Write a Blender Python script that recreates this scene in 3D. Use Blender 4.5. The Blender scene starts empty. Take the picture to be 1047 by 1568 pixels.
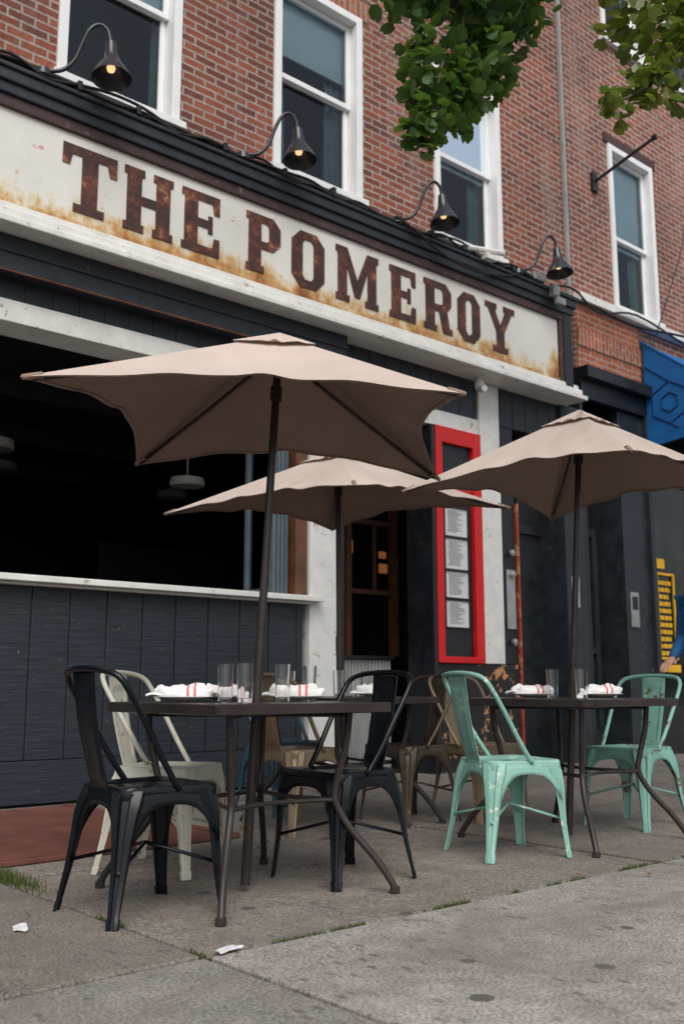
import bpy, bmesh, math, random
from mathutils import Vector, Matrix, noise
R=random.Random(7)
sc=bpy.context.scene
sc.view_settings.view_transform='Standard'; sc.view_settings.look='None'; sc.view_settings.exposure=0

# ------------------------------------------------------------------ materials
class NT:
    def __init__(s,name):
        s.m=bpy.data.materials.new(name); s.m.use_nodes=True
        s.t=s.m.node_tree; s.b=s.t.nodes['Principled BSDF']; s.out=s.t.nodes['Material Output']
    def n(s,typ,**kw):
        nd=s.t.nodes.new(typ)
        for k,v in kw.items(): setattr(nd,k,v)
        return nd
    def l(s,a,b): s.t.links.new(a,b)
    def coord(s,scale=None):
        tc=s.n('ShaderNodeTexCoord')
        if scale is None: return tc.outputs['Object']
        mp=s.n('ShaderNodeMapping'); s.l(tc.outputs['Object'],mp.inputs['Vector'])
        mp.inputs['Scale'].default_value=scale
        return mp.outputs['Vector']
    def noise(s,scale,detail=4,rough=.6,vec=None,dist=0):
        nd=s.n('ShaderNodeTexNoise'); nd.inputs['Scale'].default_value=scale
        nd.inputs['Detail'].default_value=min(detail,4); nd.inputs['Roughness'].default_value=rough
        nd.inputs['Distortion'].default_value=dist
        s.l(vec if vec is not None else s.coord(),nd.inputs['Vector'])
        return nd.outputs['Fac']
    def ramp(s,fac,stops):
        r=s.n('ShaderNodeValToRGB'); e=r.color_ramp.elements
        while len(e)<len(stops): e.new(.5)
        for i,(p,c) in enumerate(stops):
            e[i].position=p; e[i].color=(c[0],c[1],c[2],1) if not isinstance(c,(int,float)) else (c,c,c,1)
        s.l(fac,r.inputs['Fac']); return r.outputs['Color']
    def mix(s,fac,a,b,mode='MIX'):
        m=s.n('ShaderNodeMix',data_type='RGBA',blend_type=mode)
        for sock,v in ((m.inputs[0],fac),(m.inputs[6],a),(m.inputs[7],b)):
            if isinstance(v,(int,float)): sock.default_value=v
            elif isinstance(v,tuple): sock.default_value=(v[0],v[1],v[2],1)
            else: s.l(v,sock)
        return m.outputs[2]
    def math(s,op,a,b=None):
        m=s.n('ShaderNodeMath',operation=op)
        for i,v in enumerate((a,b)):
            if v is None: continue
            if isinstance(v,(int,float)): m.inputs[i].default_value=v
            else: s.l(v,m.inputs[i])
        return m.outputs[0]
    def bump(s,h,strength=.3,dist=.01):
        b=s.n('ShaderNodeBump'); b.inputs['Strength'].default_value=strength; b.inputs['Distance'].default_value=dist
        s.l(h,b.inputs['Height']); s.l(b.outputs['Normal'],s.b.inputs['Normal'])
    def col(s,c):
        if isinstance(c,tuple): s.b.inputs['Base Color'].default_value=(c[0],c[1],c[2],1)
        else: s.l(c,s.b.inputs['Base Color'])
    def rgh(s,v):
        if isinstance(v,(int,float)): s.b.inputs['Roughness'].default_value=v
        else: s.l(v,s.b.inputs['Roughness'])

def painted(name,c,rough=.5,var=.25,wear=None,wearc=(.2,.12,.07),wscale=14,metal=0,bump=.15,nscale=6,spec=None):
    t=NT(name); c2=tuple(x*(1-var) for x in c); c3=tuple(min(1,x*(1+var*.6)) for x in c)
    n=t.noise(nscale,4,.65); base=t.ramp(n,[(.3,c2),(.7,c3)])
    if wear is not None:
        w=t.noise(wscale,4,.75); base=t.mix(t.ramp(w,[(wear,0.),(wear+.03,1.)]),base,wearc)
    t.col(base); t.rgh(t.ramp(n,[(.3,max(0,rough-.1)),(.7,min(1,rough+.12))]))
    t.b.inputs['Metallic'].default_value=metal
    if spec is not None: t.b.inputs['Specular IOR Level'].default_value=spec
    if bump: t.bump(t.noise(60,2),bump,.003)
    return t.m

def brickmat(name,c1,c2,mortar,soldier=False):
    t=NT(name); tc=t.n('ShaderNodeTexCoord'); sp=t.n('ShaderNodeSeparateXYZ'); t.l(tc.outputs['Object'],sp.inputs[0])
    cb=t.n('ShaderNodeCombineXYZ')
    wz=t.math('ADD',sp.outputs['Z'],t.math('MULTIPLY',t.noise(2.5,2),.02))
    xx=t.math('ADD',t.math('ADD',sp.outputs['X'],sp.outputs['Y']),t.math('MULTIPLY',t.noise(9,2),.012))
    if soldier: t.l(wz,cb.inputs[0]); t.l(xx,cb.inputs[1])
    else: t.l(xx,cb.inputs[0]); t.l(wz,cb.inputs[1])
    b=t.n('ShaderNodeTexBrick'); t.l(cb.outputs[0],b.inputs['Vector'])
    for k,v in (('Scale',1),('Brick Width',.212),('Row Height',.07),('Mortar Size',.0105),('Mortar Smooth',.2),('Bias',-.05)): b.inputs[k].default_value=v
    b.inputs['Color1'].default_value=(*c1,1); b.inputs['Color2'].default_value=(*c2,1); b.inputs['Mortar'].default_value=(*mortar,1)
    c=t.mix(1.,b.outputs['Color'],t.ramp(t.noise(.7,4),[(.3,.68),(.75,1.2)]),'MULTIPLY')
    c=t.mix(1.,c,t.ramp(t.noise(28,4,.7),[(.3,.6),(.7,1.3)]),'MULTIPLY')
    stain=t.ramp(t.noise(1.,4,.7,t.coord((2.2,2.2,.35))),[(.52,0.),(.75,.4)])
    c=t.mix(stain,c,(.36,.30,.27))
    c=t.mix(t.ramp(t.noise(5,4,.8),[(.64,0.),(.72,.6)]),c,(.42,.36,.32))
    t.col(c); t.rgh(.88)
    t.bump(t.math('ADD',t.math('MULTIPLY',b.outputs['Fac'],-1.),t.math('MULTIPLY',t.noise(50,3),.35)),.9,.010); return t.m

M={}
M['brick']=brickmat('brick_red',(.33,.088,.048),(.135,.045,.032),(.38,.32,.28))
M['brick2']=brickmat('brick_pink',(.33,.105,.068),(.18,.06,.043),(.42,.36,.32))
M['brick3']=brickmat('brick_orange',(.48,.135,.06),(.34,.09,.045),(.38,.30,.25))
M['soldier']=brickmat('brick_soldier',(.44,.13,.06),(.26,.07,.04),(.38,.30,.25),soldier=True)
M['white']=painted('white_paint',(.74,.74,.71),.5,.12,.63,(.40,.35,.29),9)
M['whitew']=painted('white_window_paint',(.82,.83,.83),.45,.06)
def boards():
    t=NT('dark_blue_boards')
    n=t.noise(40,4,.7,t.coord((.10,1,1)));n2=t.noise(3,4)
    c=t.ramp(n,[(.3,(.008,.012,.019)),(.6,(.022,.030,.041)),(.85,(.06,.07,.085))])
    c=t.mix(t.ramp(n2,[(.35,.0),(.7,.5)]),c,(.02,.026,.035))
    spk=t.ramp(t.noise(34,2,.5),[(.72,0.),(.75,1.)]); c=t.mix(spk,c,(.17,.16,.15))
    t.col(c); t.rgh(.5); t.bump(n,.9,.009); return t.m
M['boards']=boards()
M['dark']=painted('black_paint',(.012,.014,.017),.42,.4,.68,(.09,.08,.075),12)
M['darkblue']=painted('slate_paint',(.020,.027,.036),.48,.35,.66,(.09,.09,.09),10)
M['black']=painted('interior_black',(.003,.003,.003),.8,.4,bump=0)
M['brown']=painted('brown_trim_paint',(.06,.028,.028),.5,.35,.62,(.18,.13,.11),10)
M['wood']=painted('interior_wood',(.13,.055,.026),.4,.4)
M['red']=painted('red_paint',(.62,.010,.010),.4,.15)
M['orange']=painted('weathered_orange_edge',(.34,.045,.02),.5,.5,.52,(.45,.20,.09),8)
M['peel']=painted('peeling_door_paint',(.012,.012,.012),.5,.3,.58,(.50,.24,.11),5)
M['steelblue']=painted('grey_window_frame',(.10,.13,.15),.35,.2)
M['steel']=painted('galvanised_steel',(.42,.43,.43),.4,.2,metal=.5)
M['chrome']=painted('brushed_metal',(.55,.55,.55),.3,.1,metal=.9)
M['lampm']=painted('lamp_enamel',(.02,.022,.026),.25,.2,bump=.03)
M['cable']=painted('cable_rubber',(.008,.008,.009),.5,.2,bump=0)
M['tablem']=painted('bronze_powder_coat',(.034,.027,.026),.30,.25,bump=.06,spec=.32)
M['blackchair']=painted('black_chair_paint',(.004,.006,.009),.24,.4,.71,(.10,.10,.10),18,.0,.05,spec=.34)
M['creamchair']=painted('cream_chair_paint',(.62,.60,.50),.40,.12,.64,(.12,.08,.05),18,0,.08)
M['tanchair']=painted('tan_chair_paint',(.24,.18,.11),.36,.2,.66,(.07,.04,.03),18,.35,.08)
M['darkchair']=painted('bronze_chair_paint',(.07,.056,.038),.33,.3,.66,(.2,.16,.1),18,.3,.08)
M['bluechair']=painted('blue_chair_paint',(.02,.07,.10),.35,.3,.66,(.1,.1,.1),18,0,.08)
M['tealchair']=painted('mint_chair_paint',(.235,.46,.385),.42,.12,.60,(.62,.68,.60),15,0,.08)
M['tealchair2']=painted('mint_rusted_chair_paint',(.20,.42,.35),.42,.16,.585,(.16,.07,.04),9,0,.08)
def signboard():
    t=NT('rusted_white_enamel'); tc=t.n('ShaderNodeTexCoord'); sp=t.n('ShaderNodeSeparateXYZ'); t.l(tc.outputs['Object'],sp.inputs[0])
    z=sp.outputs['Z']
    n=t.noise(3.5,4,.7); nv=t.noise(1.,4,.72,t.coord((6,6,1.6)))
    a=t.math('ADD',t.math('MULTIPLY',t.math('SUBTRACT',4.25,z),2.3),t.math('MULTIPLY',t.math('SUBTRACT',nv,.5),1.2))
    a=t.math('ADD',a,t.math('MULTIPLY',t.math('SUBTRACT',n,.5),1.4))
    ex=t.math('MULTIPLY',t.math('MAXIMUM',t.math('SUBTRACT',sp.outputs['X'],8.3),0),2.2); a=t.math('ADD',a,ex)
    c=t.ramp(a,[(.06,(.74,.73,.68)),(.22,(.71,.62,.45)),(.42,(.58,.35,.14)),(.66,(.36,.145,.045)),(.95,(.16,.05,.02))])
    c=t.mix(t.ramp(t.noise(7,4,.85),[(.65,0.),(.70,1.)]),c,(.45,.19,.06))
    c=t.mix(1.,c,t.ramp(t.noise(1.3,4),[(.4,1.),(.8,.82)]),'MULTIPLY')
    t.col(c); t.rgh(.45); t.bump(n,.2,.004); return t.m
M['sign']=signboard()
def letterm():
    t=NT('rusted_letter_paint'); n=t.noise(6,4,.8)
    c=t.ramp(n,[(.34,(.026,.015,.015)),(.5,(.065,.023,.017)),(.60,(.15,.045,.022)),(.68,(.38,.17,.07)),(.76,(.60,.50,.38))])
    t.col(c); t.rgh(.6); return t.m
M['letter']=letterm()
def glassw(name,c,c2):
    t=NT(name); n=t.noise(2.6,4,.6,t.coord((1.2,1,.8)),1.2)
    t.col(t.ramp(n,[(.38,c),(.62,c2)])); t.rgh(.03); t.b.inputs['Specular IOR Level'].default_value=.55; return t.m
def pane(name,tint):
    t=NT(name); f=t.n('ShaderNodeFresnel'); f.inputs['IOR'].default_value=1.5
    tr=t.n('ShaderNodeBsdfTransparent'); tr.inputs['Color'].default_value=(*tint,1); gl=t.n('ShaderNodeBsdfGlossy'); gl.inputs['Roughness'].default_value=.01
    gl.inputs['Color'].default_value=(.85,.93,1,1); mx=t.n('ShaderNodeMixShader'); t.l(f.outputs[0],mx.inputs[0]); t.l(tr.outputs[0],mx.inputs[1]); t.l(gl.outputs[0],mx.inputs[2])
    t.l(mx.outputs[0],t.out.inputs['Surface']); return t.m
M['pane']=pane('window_pane',(.72,.84,.88))
M['shade']=painted('roller_shade',(.76,.80,.82),.85,.05); M['drape']=painted('curtain_cloth',(.24,.31,.33),.9,.2); M['room']=painted('room_wall',(.16,.21,.22),.9,.3,bump=0)
M['shopglass']=glassw('shop_glass',(.004,.006,.008),(.02,.022,.022))
def canopy():
    t=NT('taupe_canvas'); n=t.noise(2.2,4)
    c=t.ramp(n,[(.3,(.51,.42,.365)),(.7,(.60,.50,.44))]); t.col(c); t.rgh(.9); t.bump(t.noise(7,3,.5,None,.8),.35,.02)
    tr=t.n('ShaderNodeBsdfTranslucent'); t.l(t.mix(1.,c,(1.,.82,.66),'MULTIPLY'),tr.inputs['Color']); mx=t.n('ShaderNodeMixShader'); mx.inputs[0].default_value=.05
    t.l(t.b.outputs[0],mx.inputs[1]); t.l(tr.outputs[0],mx.inputs[2]); t.l(mx.outputs[0],t.out.inputs['Surface']); return t.m
M['canvas']=canopy()
M['canvas_shaded']=painted('shaded_taupe_canvas',(.285,.195,.148),.9,.14,nscale=2,bump=0)  # darker copy of the canvas, with the shade under the canopy in its colour
def leafm(name,a,b,c3):
    t=NT(name); g=t.n('ShaderNodeNewGeometry'); c=t.ramp(g.outputs['Random Per Island'],[(0.,a),(.6,b),(1.,c3)])
    t.col(c); t.rgh(.4)
    tr=t.n('ShaderNodeBsdfTranslucent'); cc=t.mix(.5,c,(.28,.48,.05)); t.l(cc,tr.inputs['Color']); mx=t.n('ShaderNodeMixShader'); mx.inputs[0].default_value=.3
    t.l(t.b.outputs[0],mx.inputs[1]); t.l(tr.outputs[0],mx.inputs[2]); t.l(mx.outputs[0],t.out.inputs['Surface']); return t.m
M['leaf']=leafm('leaf_green',(.016,.05,.012),(.035,.10,.02),(.10,.18,.03))
M['leafy']=leafm('leaf_yellowgreen',(.06,.09,.012),(.13,.16,.02),(.22,.22,.03))
M['grass']=leafm('grass_green',(.04,.08,.015),(.08,.12,.03),(.13,.12,.05))
M['bark']=painted('tree_bark',(.09,.07,.055),.9,.4,bump=.8,nscale=12)
def concrete():
    t=NT('sidewalk_concrete'); g=t.n('ShaderNodeNewGeometry')
    tc=t.n('ShaderNodeTexCoord'); sp=t.n('ShaderNodeSeparateXYZ'); t.l(tc.outputs['Object'],sp.inputs[0])
    isl=t.ramp(g.outputs['Random Per Island'],[(0.,.86),(1.,1.08)])
    n=t.noise(1.1,4,.6); n2=t.noise(8,4,.75); n3=t.noise(95,2,.6)
    c=t.ramp(n,[(.25,(.315,.29,.26)),(.75,(.44,.415,.385))])
    # paving poured at different times: the strip by the building is older and dirtier
    yy=t.math('ADD',sp.outputs['Y'],4.87)
    c=t.mix(1.,c,t.ramp(yy,[(.985,1.),(1.,(.62,.585,.545))]),'MULTIPLY')
    st_x=t.ramp(t.math('SUBTRACT',sp.outputs['X'],.76),[(.985,.66),(1.,1.)])
    front=t.ramp(yy,[(.985,1.),(1.,0.)])
    c=t.mix(front,c,t.mix(1.,c,st_x,'MULTIPLY'))
    c=t.mix(1.,c,t.ramp(n2,[(.3,.76),(.7,1.18)]),'MULTIPLY')
    c=t.mix(1.,c,t.ramp(n3,[(.34,.42),(.6,1.2)]),'MULTIPLY')
    v=t.n('ShaderNodeTexVoronoi'); v.inputs['Scale'].default_value=24; t.l(t.coord((1,.45,1)),v.inputs['Vector'])
    pit=t.ramp(v.outputs['Distance'],[(.16,1.),(.3,0.)]); msk=t.ramp(t.noise(3,3),[(.40,.15),(.62,1.)])
    c=t.mix(t.math('MULTIPLY',t.math('MULTIPLY',pit,msk),.85),c,(.09,.08,.075))
    v2=t.n('ShaderNodeTexVoronoi'); v2.inputs['Scale'].default_value=3.1; t.l(t.coord(),v2.inputs['Vector'])
    d2=t.math('ADD',v2.outputs['Distance'],t.math('MULTIPLY',t.noise(14,2),.09))
    c=t.mix(t.ramp(d2,[(.14,.85),(.155,0.)]),c,(.055,.05,.046))
    c=t.mix(t.ramp(t.noise(.9,4,.8,None,1.),[(.47,0.),(.68,.7)]),c,(.15,.13,.11))
    # hairline cracks
    wv=t.n('ShaderNodeTexNoise'); wv.inputs['Scale'].default_value=3.; wv.inputs['Detail'].default_value=3; t.l(t.coord(),wv.inputs['Vector'])
    ad=t.n('ShaderNodeVectorMath',operation='MULTIPLY_ADD'); t.l(wv.outputs['Color'],ad.inputs[0]); ad.inputs[1].default_value=(.5,.5,0); t.l(t.coord(),ad.inputs[2])
    v3=t.n('ShaderNodeTexVoronoi',feature='DISTANCE_TO_EDGE'); v3.inputs['Scale'].default_value=.55; t.l(ad.outputs[0],v3.inputs['Vector'])
    cr=t.ramp(v3.outputs['Distance'],[(.0015,1.),(.0035,0.)]); cm=t.ramp(t.noise(.7,2),[(.50,0.),(.56,.8)])
    c=t.mix(t.math('MULTIPLY',cr,cm),c,(.06,.05,.045))
    c=t.mix(1.,c,isl,'MULTIPLY')
    t.col(c); t.rgh(.85); t.bump(n3,.4,.004); return t.m
M['concrete']=concrete()
M['joint']=painted('joint_dirt',(.028,.024,.018),.95,.4)
M['asphalt']=painted('asphalt',(.05,.05,.052),.9,.3,bump=.6)
M['kerb']=painted('kerb_stone',(.3,.29,.28),.85,.2)
def hatchm():
    t=NT('rusty_checker_plate'); n=t.noise(4,4,.7); c=t.ramp(n,[(.3,(.10,.040,.030)),(.7,(.21,.075,.053))])
    v=t.n('ShaderNodeTexVoronoi'); v.inputs['Scale'].default_value=26; v.inputs['Randomness'].default_value=.12; t.l(t.coord(),v.inputs['Vector'])
    d=t.ramp(v.outputs['Distance'],[(.25,1.),(.45,0.)]); c=t.mix(t.math('MULTIPLY',d,.5),c,(.28,.12,.09))
    t.col(c); t.rgh(.55); t.bump(d,.9,.008); return t.m
M['hatch']=hatchm()
def clear():
    t=NT('clear_glass'); t.col((1,1,1)); t.rgh(.0); t.b.inputs['Transmission Weight'].default_value=1; t.b.inputs['IOR'].default_value=1.45; return t.m
M['clear']=clear()
def napk():
    t=NT('striped_linen'); tc=t.n('ShaderNodeTexCoord'); sp=t.n('ShaderNodeSeparateXYZ'); t.l(tc.outputs['Object'],sp.inputs[0])
    x=t.math('ABSOLUTE',t.math('SUBTRACT',t.math('ABSOLUTE',t.math('SUBTRACT',sp.outputs['X'],.03)),.014))
    s=t.ramp(x,[(.0035,1.),(.0045,0.)]); t.col(t.mix(s,(.84,.84,.83),(.62,.03,.03))); t.rgh(.9); t.bump(t.noise(20,3),.3,.006); return t.m
M['napkin']=napk()
M['china']=painted('white_china',(.8,.8,.78),.15,.03,bump=0)
M['paper']=painted('paper',(.68,.69,.70),.7,.08)
M['ink']=painted('printed_text',(.15,.15,.16),.8,.2)
M['blue']=painted('blue_awning_canvas',(.003,.12,.38),.7,.15)
M['blue2']=painted('awning_logo_print',(.0,.04,.15),.7,.1)
M['yellow']=painted('yellow_sign_print',(.75,.42,.01),.5,.1)
M['plastic']=painted('white_plastic',(.7,.7,.68),.35,.06)
M['dimlamp']=painted('grey_lamp_shade',(.16,.15,.14),.5,.1)
M['skin']=painted('skin',(.5,.28,.2),.5,.08); M['jacket']=painted('blue_jacket',(.006,.09,.26),.75,.2); M['jeans']=painted('dark_trousers',(.02,.022,.03),.8,.25)
M['hair']=painted('dark_hair',(.02,.014,.01),.6,.3); M['shoe']=painted('shoe_leather',(.015,.013,.012),.4,.2)
def emit(name,c,s):
    t=NT(name); t.b.inputs['Emission Color'].default_value=(*c,1); t.b.inputs['Emission Strength'].default_value=s; t.col(c); return t.m
M['bulb']=emit('warm_bulb',(1,.62,.30),1.1); M['neon']=emit('warm_interior_lamp',(1,.38,.12),.12)

# ------------------------------------------------------------------ geometry helpers
def empty(name,loc=(0,0,0),rz=0):
    o=bpy.data.objects.new(name,None); o.location=loc; o.rotation_euler=(0,0,rz); sc.collection.objects.link(o); return o
def mk(name,vs,fs,mat,par=None,smooth=False,bevel=0,solid=0,angle=None):
    me=bpy.data.meshes.new(name); me.from_pydata([tuple(v) for v in vs],[],fs); me.validate(); me.update()
    bm=bmesh.new(); bm.from_mesh(me); bmesh.ops.recalc_face_normals(bm,faces=bm.faces); bm.to_mesh(me); bm.free()
    o=bpy.data.objects.new(name,me); sc.collection.objects.link(o)
    for m in (mat if isinstance(mat,list) else [mat]): me.materials.append(m)
    if smooth:
        for p in me.polygons: p.use_smooth=True
        if angle:
            try: me.set_sharp_from_angle(angle=math.radians(angle))
            except Exception: pass
    if par: o.parent=par
    if solid:
        s=o.modifiers.new('s','SOLIDIFY'); s.thickness=solid; s.offset=0
    if bevel:
        b=o.modifiers.new('b','BEVEL'); b.width=bevel; b.segments=2; b.limit_method='ANGLE'
    return o
class MB:
    def __init__(s): s.v=[]; s.f=[]
    def box(s,x0,x1,y0,y1,z0,z1):
        b=len(s.v); s.v+=[Vector(p) for p in ((x0,y0,z0),(x1,y0,z0),(x1,y1,z0),(x0,y1,z0),(x0,y0,z1),(x1,y0,z1),(x1,y1,z1),(x0,y1,z1))]
        s.f+=[[b+i for i in q] for q in ((0,3,2,1),(4,5,6,7),(0,1,5,4),(1,2,6,5),(2,3,7,6),(3,0,4,7))]; return s
    def tube(s,pts,r,n=10,smooth=0,cap=True):
        pts=[Vector(p) for p in pts]
        rs=r if isinstance(r,(list,tuple)) else [r]*len(pts)
        if smooth:
            q=[];rr=[]
            for i in range(len(pts)-1):
                p0=pts[max(i-1,0)];p1=pts[i];p2=pts[i+1];p3=pts[min(i+2,len(pts)-1)]
                for k in range(smooth):
                    t=k/smooth; q.append(.5*((2*p1)+(p2-p0)*t+(2*p0-5*p1+4*p2-p3)*t*t+(-p0+3*p1-3*p2+p3)*t**3)); rr.append(rs[i]*(1-t)+rs[i+1]*t)
            q.append(pts[-1]); rr.append(rs[-1]); pts=q; rs=rr
        d=(pts[1]-pts[0]).normalized(); up=Vector((0,0,1)) if abs(d.z)<.9 else Vector((1,0,0))
        a=d.cross(up).normalized(); b0=len(s.v)
        for i,p in enumerate(pts):
            if i==0: t=pts[1]-pts[0]
            elif i==len(pts)-1: t=pts[-1]-pts[-2]
            else: t=(pts[i+1]-pts[i]).normalized()+(pts[i]-pts[i-1]).normalized()
            t.normalize(); a=(a-t*a.dot(t)).normalized(); b=t.cross(a)
            for k in range(n):
                th=2*math.pi*k/n; s.v.append(p+(a*math.cos(th)+b*math.sin(th))*rs[i])
        for i in range(len(pts)-1):
            for k in range(n):
                k2=(k+1)%n; s.f.append([b0+i*n+k,b0+i*n+k2,b0+(i+1)*n+k2,b0+(i+1)*n+k])
        if cap:
            s.f.append([b0+k for k in range(n)][::-1]); s.f.append([b0+(len(pts)-1)*n+k for k in range(n)])
        return s
    def loft(s,secs,cap=True):
        b0=len(s.v); n=len(secs[0])
        for q in secs: s.v+=[Vector(p) for p in q]
        for i in range(len(secs)-1):
            for k in range(n):
                k2=(k+1)%n; s.f.append([b0+i*n+k,b0+i*n+k2,b0+(i+1)*n+k2,b0+(i+1)*n+k])
        if cap: s.f.append([b0+k for k in range(n)][::-1]); s.f.append([b0+(len(secs)-1)*n+k for k in range(n)])
        return s
    def lathe(s,prof,c=(0,0,0),n=24,closed=False):
        b0=len(s.v)
        for r,z in prof:
            for k in range(n):
                th=2*math.pi*k/n; s.v.append(Vector((c[0]+r*math.cos(th),c[1]+r*math.sin(th),c[2]+z)))
        m=len(prof)
        for i in range(m-1 if not closed else m):
            j=(i+1)%m
            for k in range(n):
                k2=(k+1)%n; s.f.append([b0+i*n+k,b0+i*n+k2,b0+j*n+k2,b0+j*n+k])
        return s
    def grid(s,fn,nu,nv):
        b0=len(s.v)
        for j in range(nv+1):
            for i in range(nu+1): s.v.append(Vector(fn(i/nu,j/nv)))
        for j in range(nv):
            for i in range(nu):
                a=b0+j*(nu+1)+i; s.f.append([a,a+1,a+nu+2,a+nu+1])
        return s
    def ob(s,name,mat,par=None,**k): return mk(name,s.v,s.f,mat,par,**k)
def box(name,x0,x1,y0,y1,z0,z1,mat,par=None,bevel=.004): return MB().box(x0,x1,y0,y1,z0,z1).ob(name,mat,par,bevel=bevel)

# ------------------------------------------------------------------ facade wall with openings
def facade(name,x0,x1,z0,z1,y,ops,mat,par,depth=.16,mass=10):
    xs=sorted({x0,x1,*[o[0] for o in ops],*[o[1] for o in ops]}); zs=sorted({z0,z1,*[o[2] for o in ops],*[o[3] for o in ops]})
    vs=[];fs=[]
    def q(*p): b=len(vs); vs.extend(p); fs.append([b,b+1,b+2,b+3])
    for i in range(len(xs)-1):
        for j in range(len(zs)-1):
            cx=(xs[i]+xs[i+1])/2; cz=(zs[j]+zs[j+1])/2
            if any(o[0]<cx<o[1] and o[2]<cz<o[3] for o in ops): continue
            q((xs[i],y,zs[j]),(xs[i+1],y,zs[j]),(xs[i+1],y,zs[j+1]),(xs[i],y,zs[j+1]))
    for a,b,c,d in ops:
        q((a,y,c),(a,y+depth,c),(a,y+depth,d),(a,y,d)); q((b,y,c),(b,y+depth,c),(b,y+depth,d),(b,y,d))
        q((a,y,c),(b,y,c),(b,y+depth,c),(a,y+depth,c)); q((a,y,d),(b,y,d),(b,y+depth,d),(a,y+depth,d))
    q((x0,y,z0),(x0,y+mass,z0),(x0,y+mass,z1),(x0,y,z1)); q((x1,y,z0),(x1,y+mass,z0),(x1,y+mass,z1),(x1,y,z1))
    q((x0,y,z1),(x1,y,z1),(x1,y+mass,z1),(x0,y+mass,z1)); q((x0,y+mass,z0),(x1,y+mass,z0),(x1,y+mass,z1),(x0,y+mass,z1))
    me=bpy.data.meshes.new(name); me.from_pydata(vs,[],fs); me.materials.append(mat)
    o=bpy.data.objects.new(name,me); sc.collection.objects.link(o); o.parent=par; return o

def sash_window(par,x0,x1,z0,z1,y,rail,idx=0):
    m=MB(); c=.075
    m.box(x0,x0+c,y-.03,y+.13,z0,z1); m.box(x1-c,x1,y-.03,y+.13,z0,z1); m.box(x0+c+.001,x1-c-.001,y-.028,y+.13,z1-c,z1)
    m.box(x0-.04,x1+.04,y-.07,y+.13,z0-.06,z0-.001)
    m.ob('window_casing_%d'%idx,M['whitew'],par,bevel=.004)
    a,b=x0+c+.002,x1-c-.002; s=.05
    m=MB()
    def sash(za,zb,yy):
        m.box(a,a+s,yy,yy+.04,za,zb); m.box(b-s,b,yy,yy+.04,za,zb); m.box(a+s,b-s,yy+.001,yy+.039,za,za+s); m.box(a+s,b-s,yy+.001,yy+.039,zb-s,zb)
    sash(rail-.02,z1-c-.002,y+.065); sash(z0+.002,rail+.03,y+.108)
    m.ob('window_sash_%d'%idx,M['whitew'],par,bevel=.003)
    MB().grid(lambda u,v:(a+s+u*(b-a-2*s),y+.084,rail+.03+v*(z1-c-s-.002-rail-.03)),1,1).ob('upper_glass_%d'%idx,M['pane'],par)
    MB().grid(lambda u,v:(a+s+u*(b-a-2*s),y+.127,z0+s+v*(rail-.02-z0-s)),1,1).ob('lower_glass_%d'%idx,M['pane'],par)
    q=random.Random(idx+int(z0*10)+int(x0)); zb=rail-.05+q.choice((0,0,.12,.35)); ph=q.uniform(0,6)
    MB().grid(lambda u,v:(x0+.02+u*(x1-x0-.04),y+.155+.004*math.sin(v*14+ph),zb+v*(z1+.05-zb)),2,20).box(x0+.03,x1-.03,y+.146,y+.164,zb-.03,zb-.002).ob('roller_shade_%d'%idx,M['shade'],par,smooth=True,angle=30)
    w=q.uniform(.12,.3)
    for k in (0,1):
        xa=x0 if k==0 else x1-w
        MB().grid(lambda u,v:(xa+u*w,y+.22+.02*math.sin(u*w*75+ph+v*1.5),z0-.05+v*(rail+.3-z0)),24,8).ob('curtain_%d_%d'%(idx,k),M['drape'],par,smooth=True)
    MB().box(x0-.3,x1+.3,y+1.3,y+1.35,z0-.4,z1+.3).box(x0-.2,x1+.2,y+.30,y+1.3,z1+.25,z1+.3).ob('room_wall_%d'%idx,M['room'],par)
    MB().box(x0+.15,x0+.5,y+.5,y+.9,z0-.3,z0+.25+q.uniform(0,.3)).box(x0+.6,x0+.64,y+.9,y+.95,z0-.3,z0+.9).ob('room_furniture_%d'%idx,M['wood'],par,bevel=.02)

# ------------------------------------------------------------------ restaurant building
B=empty('brick_restaurant_building')
XL=-9.
wins=[(2.82-2.04*k,3.87-2.04*k) for k in range(1,6)]+[(2.82,3.88),(4.84,5.89),(6.89,7.93)]
ops=[(a,b,5.30,7.20) for a,b in wins]+[(a,b,8.9,10.8) for a,b in wins]
facade('upper_brick_wall',XL,9.1,4.9,12.,0.,ops,M['brick'],B,mass=9.9)
for i,(a,b,c,d) in enumerate(ops): sash_window(B,a,b,c,d,0.,(c+d)/2+.01,idx=i)
m=MB()
for a,b,c,d in ops: m.box(a-.1,b+.1,-.012,.05,d+.002,d+.2)
m.ob('window_lintels',M['soldier'],B)
box('roof_cornice',XL-.1,9.1,-.35,.1,12.001,12.5,M['dark'],B)
m=MB(); x=XL
while x<5.2:
    w=.29+R.uniform(-.01,.01); x2=min(x+w,5.22); m.box(x+.005,x2-.005,-.001-R.uniform(0,.004),.05,.30,1.46); x=x2
m.ob('lower_board_panelling',M['boards'],B,bevel=.004)
MB().box(XL,5.22,.012,.045,.31,1.45).box(XL,5.235,-.025,.06,.02,.296).ob('base_plank',M['boards'],B,bevel=.004)
MB().box(XL,5.22,.05,.2,0,1.46).ob('low_wall_core',M['dark'],B)
MB().box(XL,5.36,-.12,.28,1.48,1.525).box(XL,5.30,-.06,.2,1.46,1.479).ob('bar_ledge',M['white'],B,bevel=.006)
MB().box(5.27,5.60,-.03,.28,.0,1.529).box(5.275,5.595,-.025,.28,1.53,3.279).box(5.25,5.62,-.05,.28,.62,.68).ob('white_pillar',M['white'],B,bevel=.006)
MB().box(XL,7.45,-.03,.28,3.28,3.44).ob('white_header_beam',M['white'],B,bevel=.006)
m=MB(); x=XL
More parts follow.
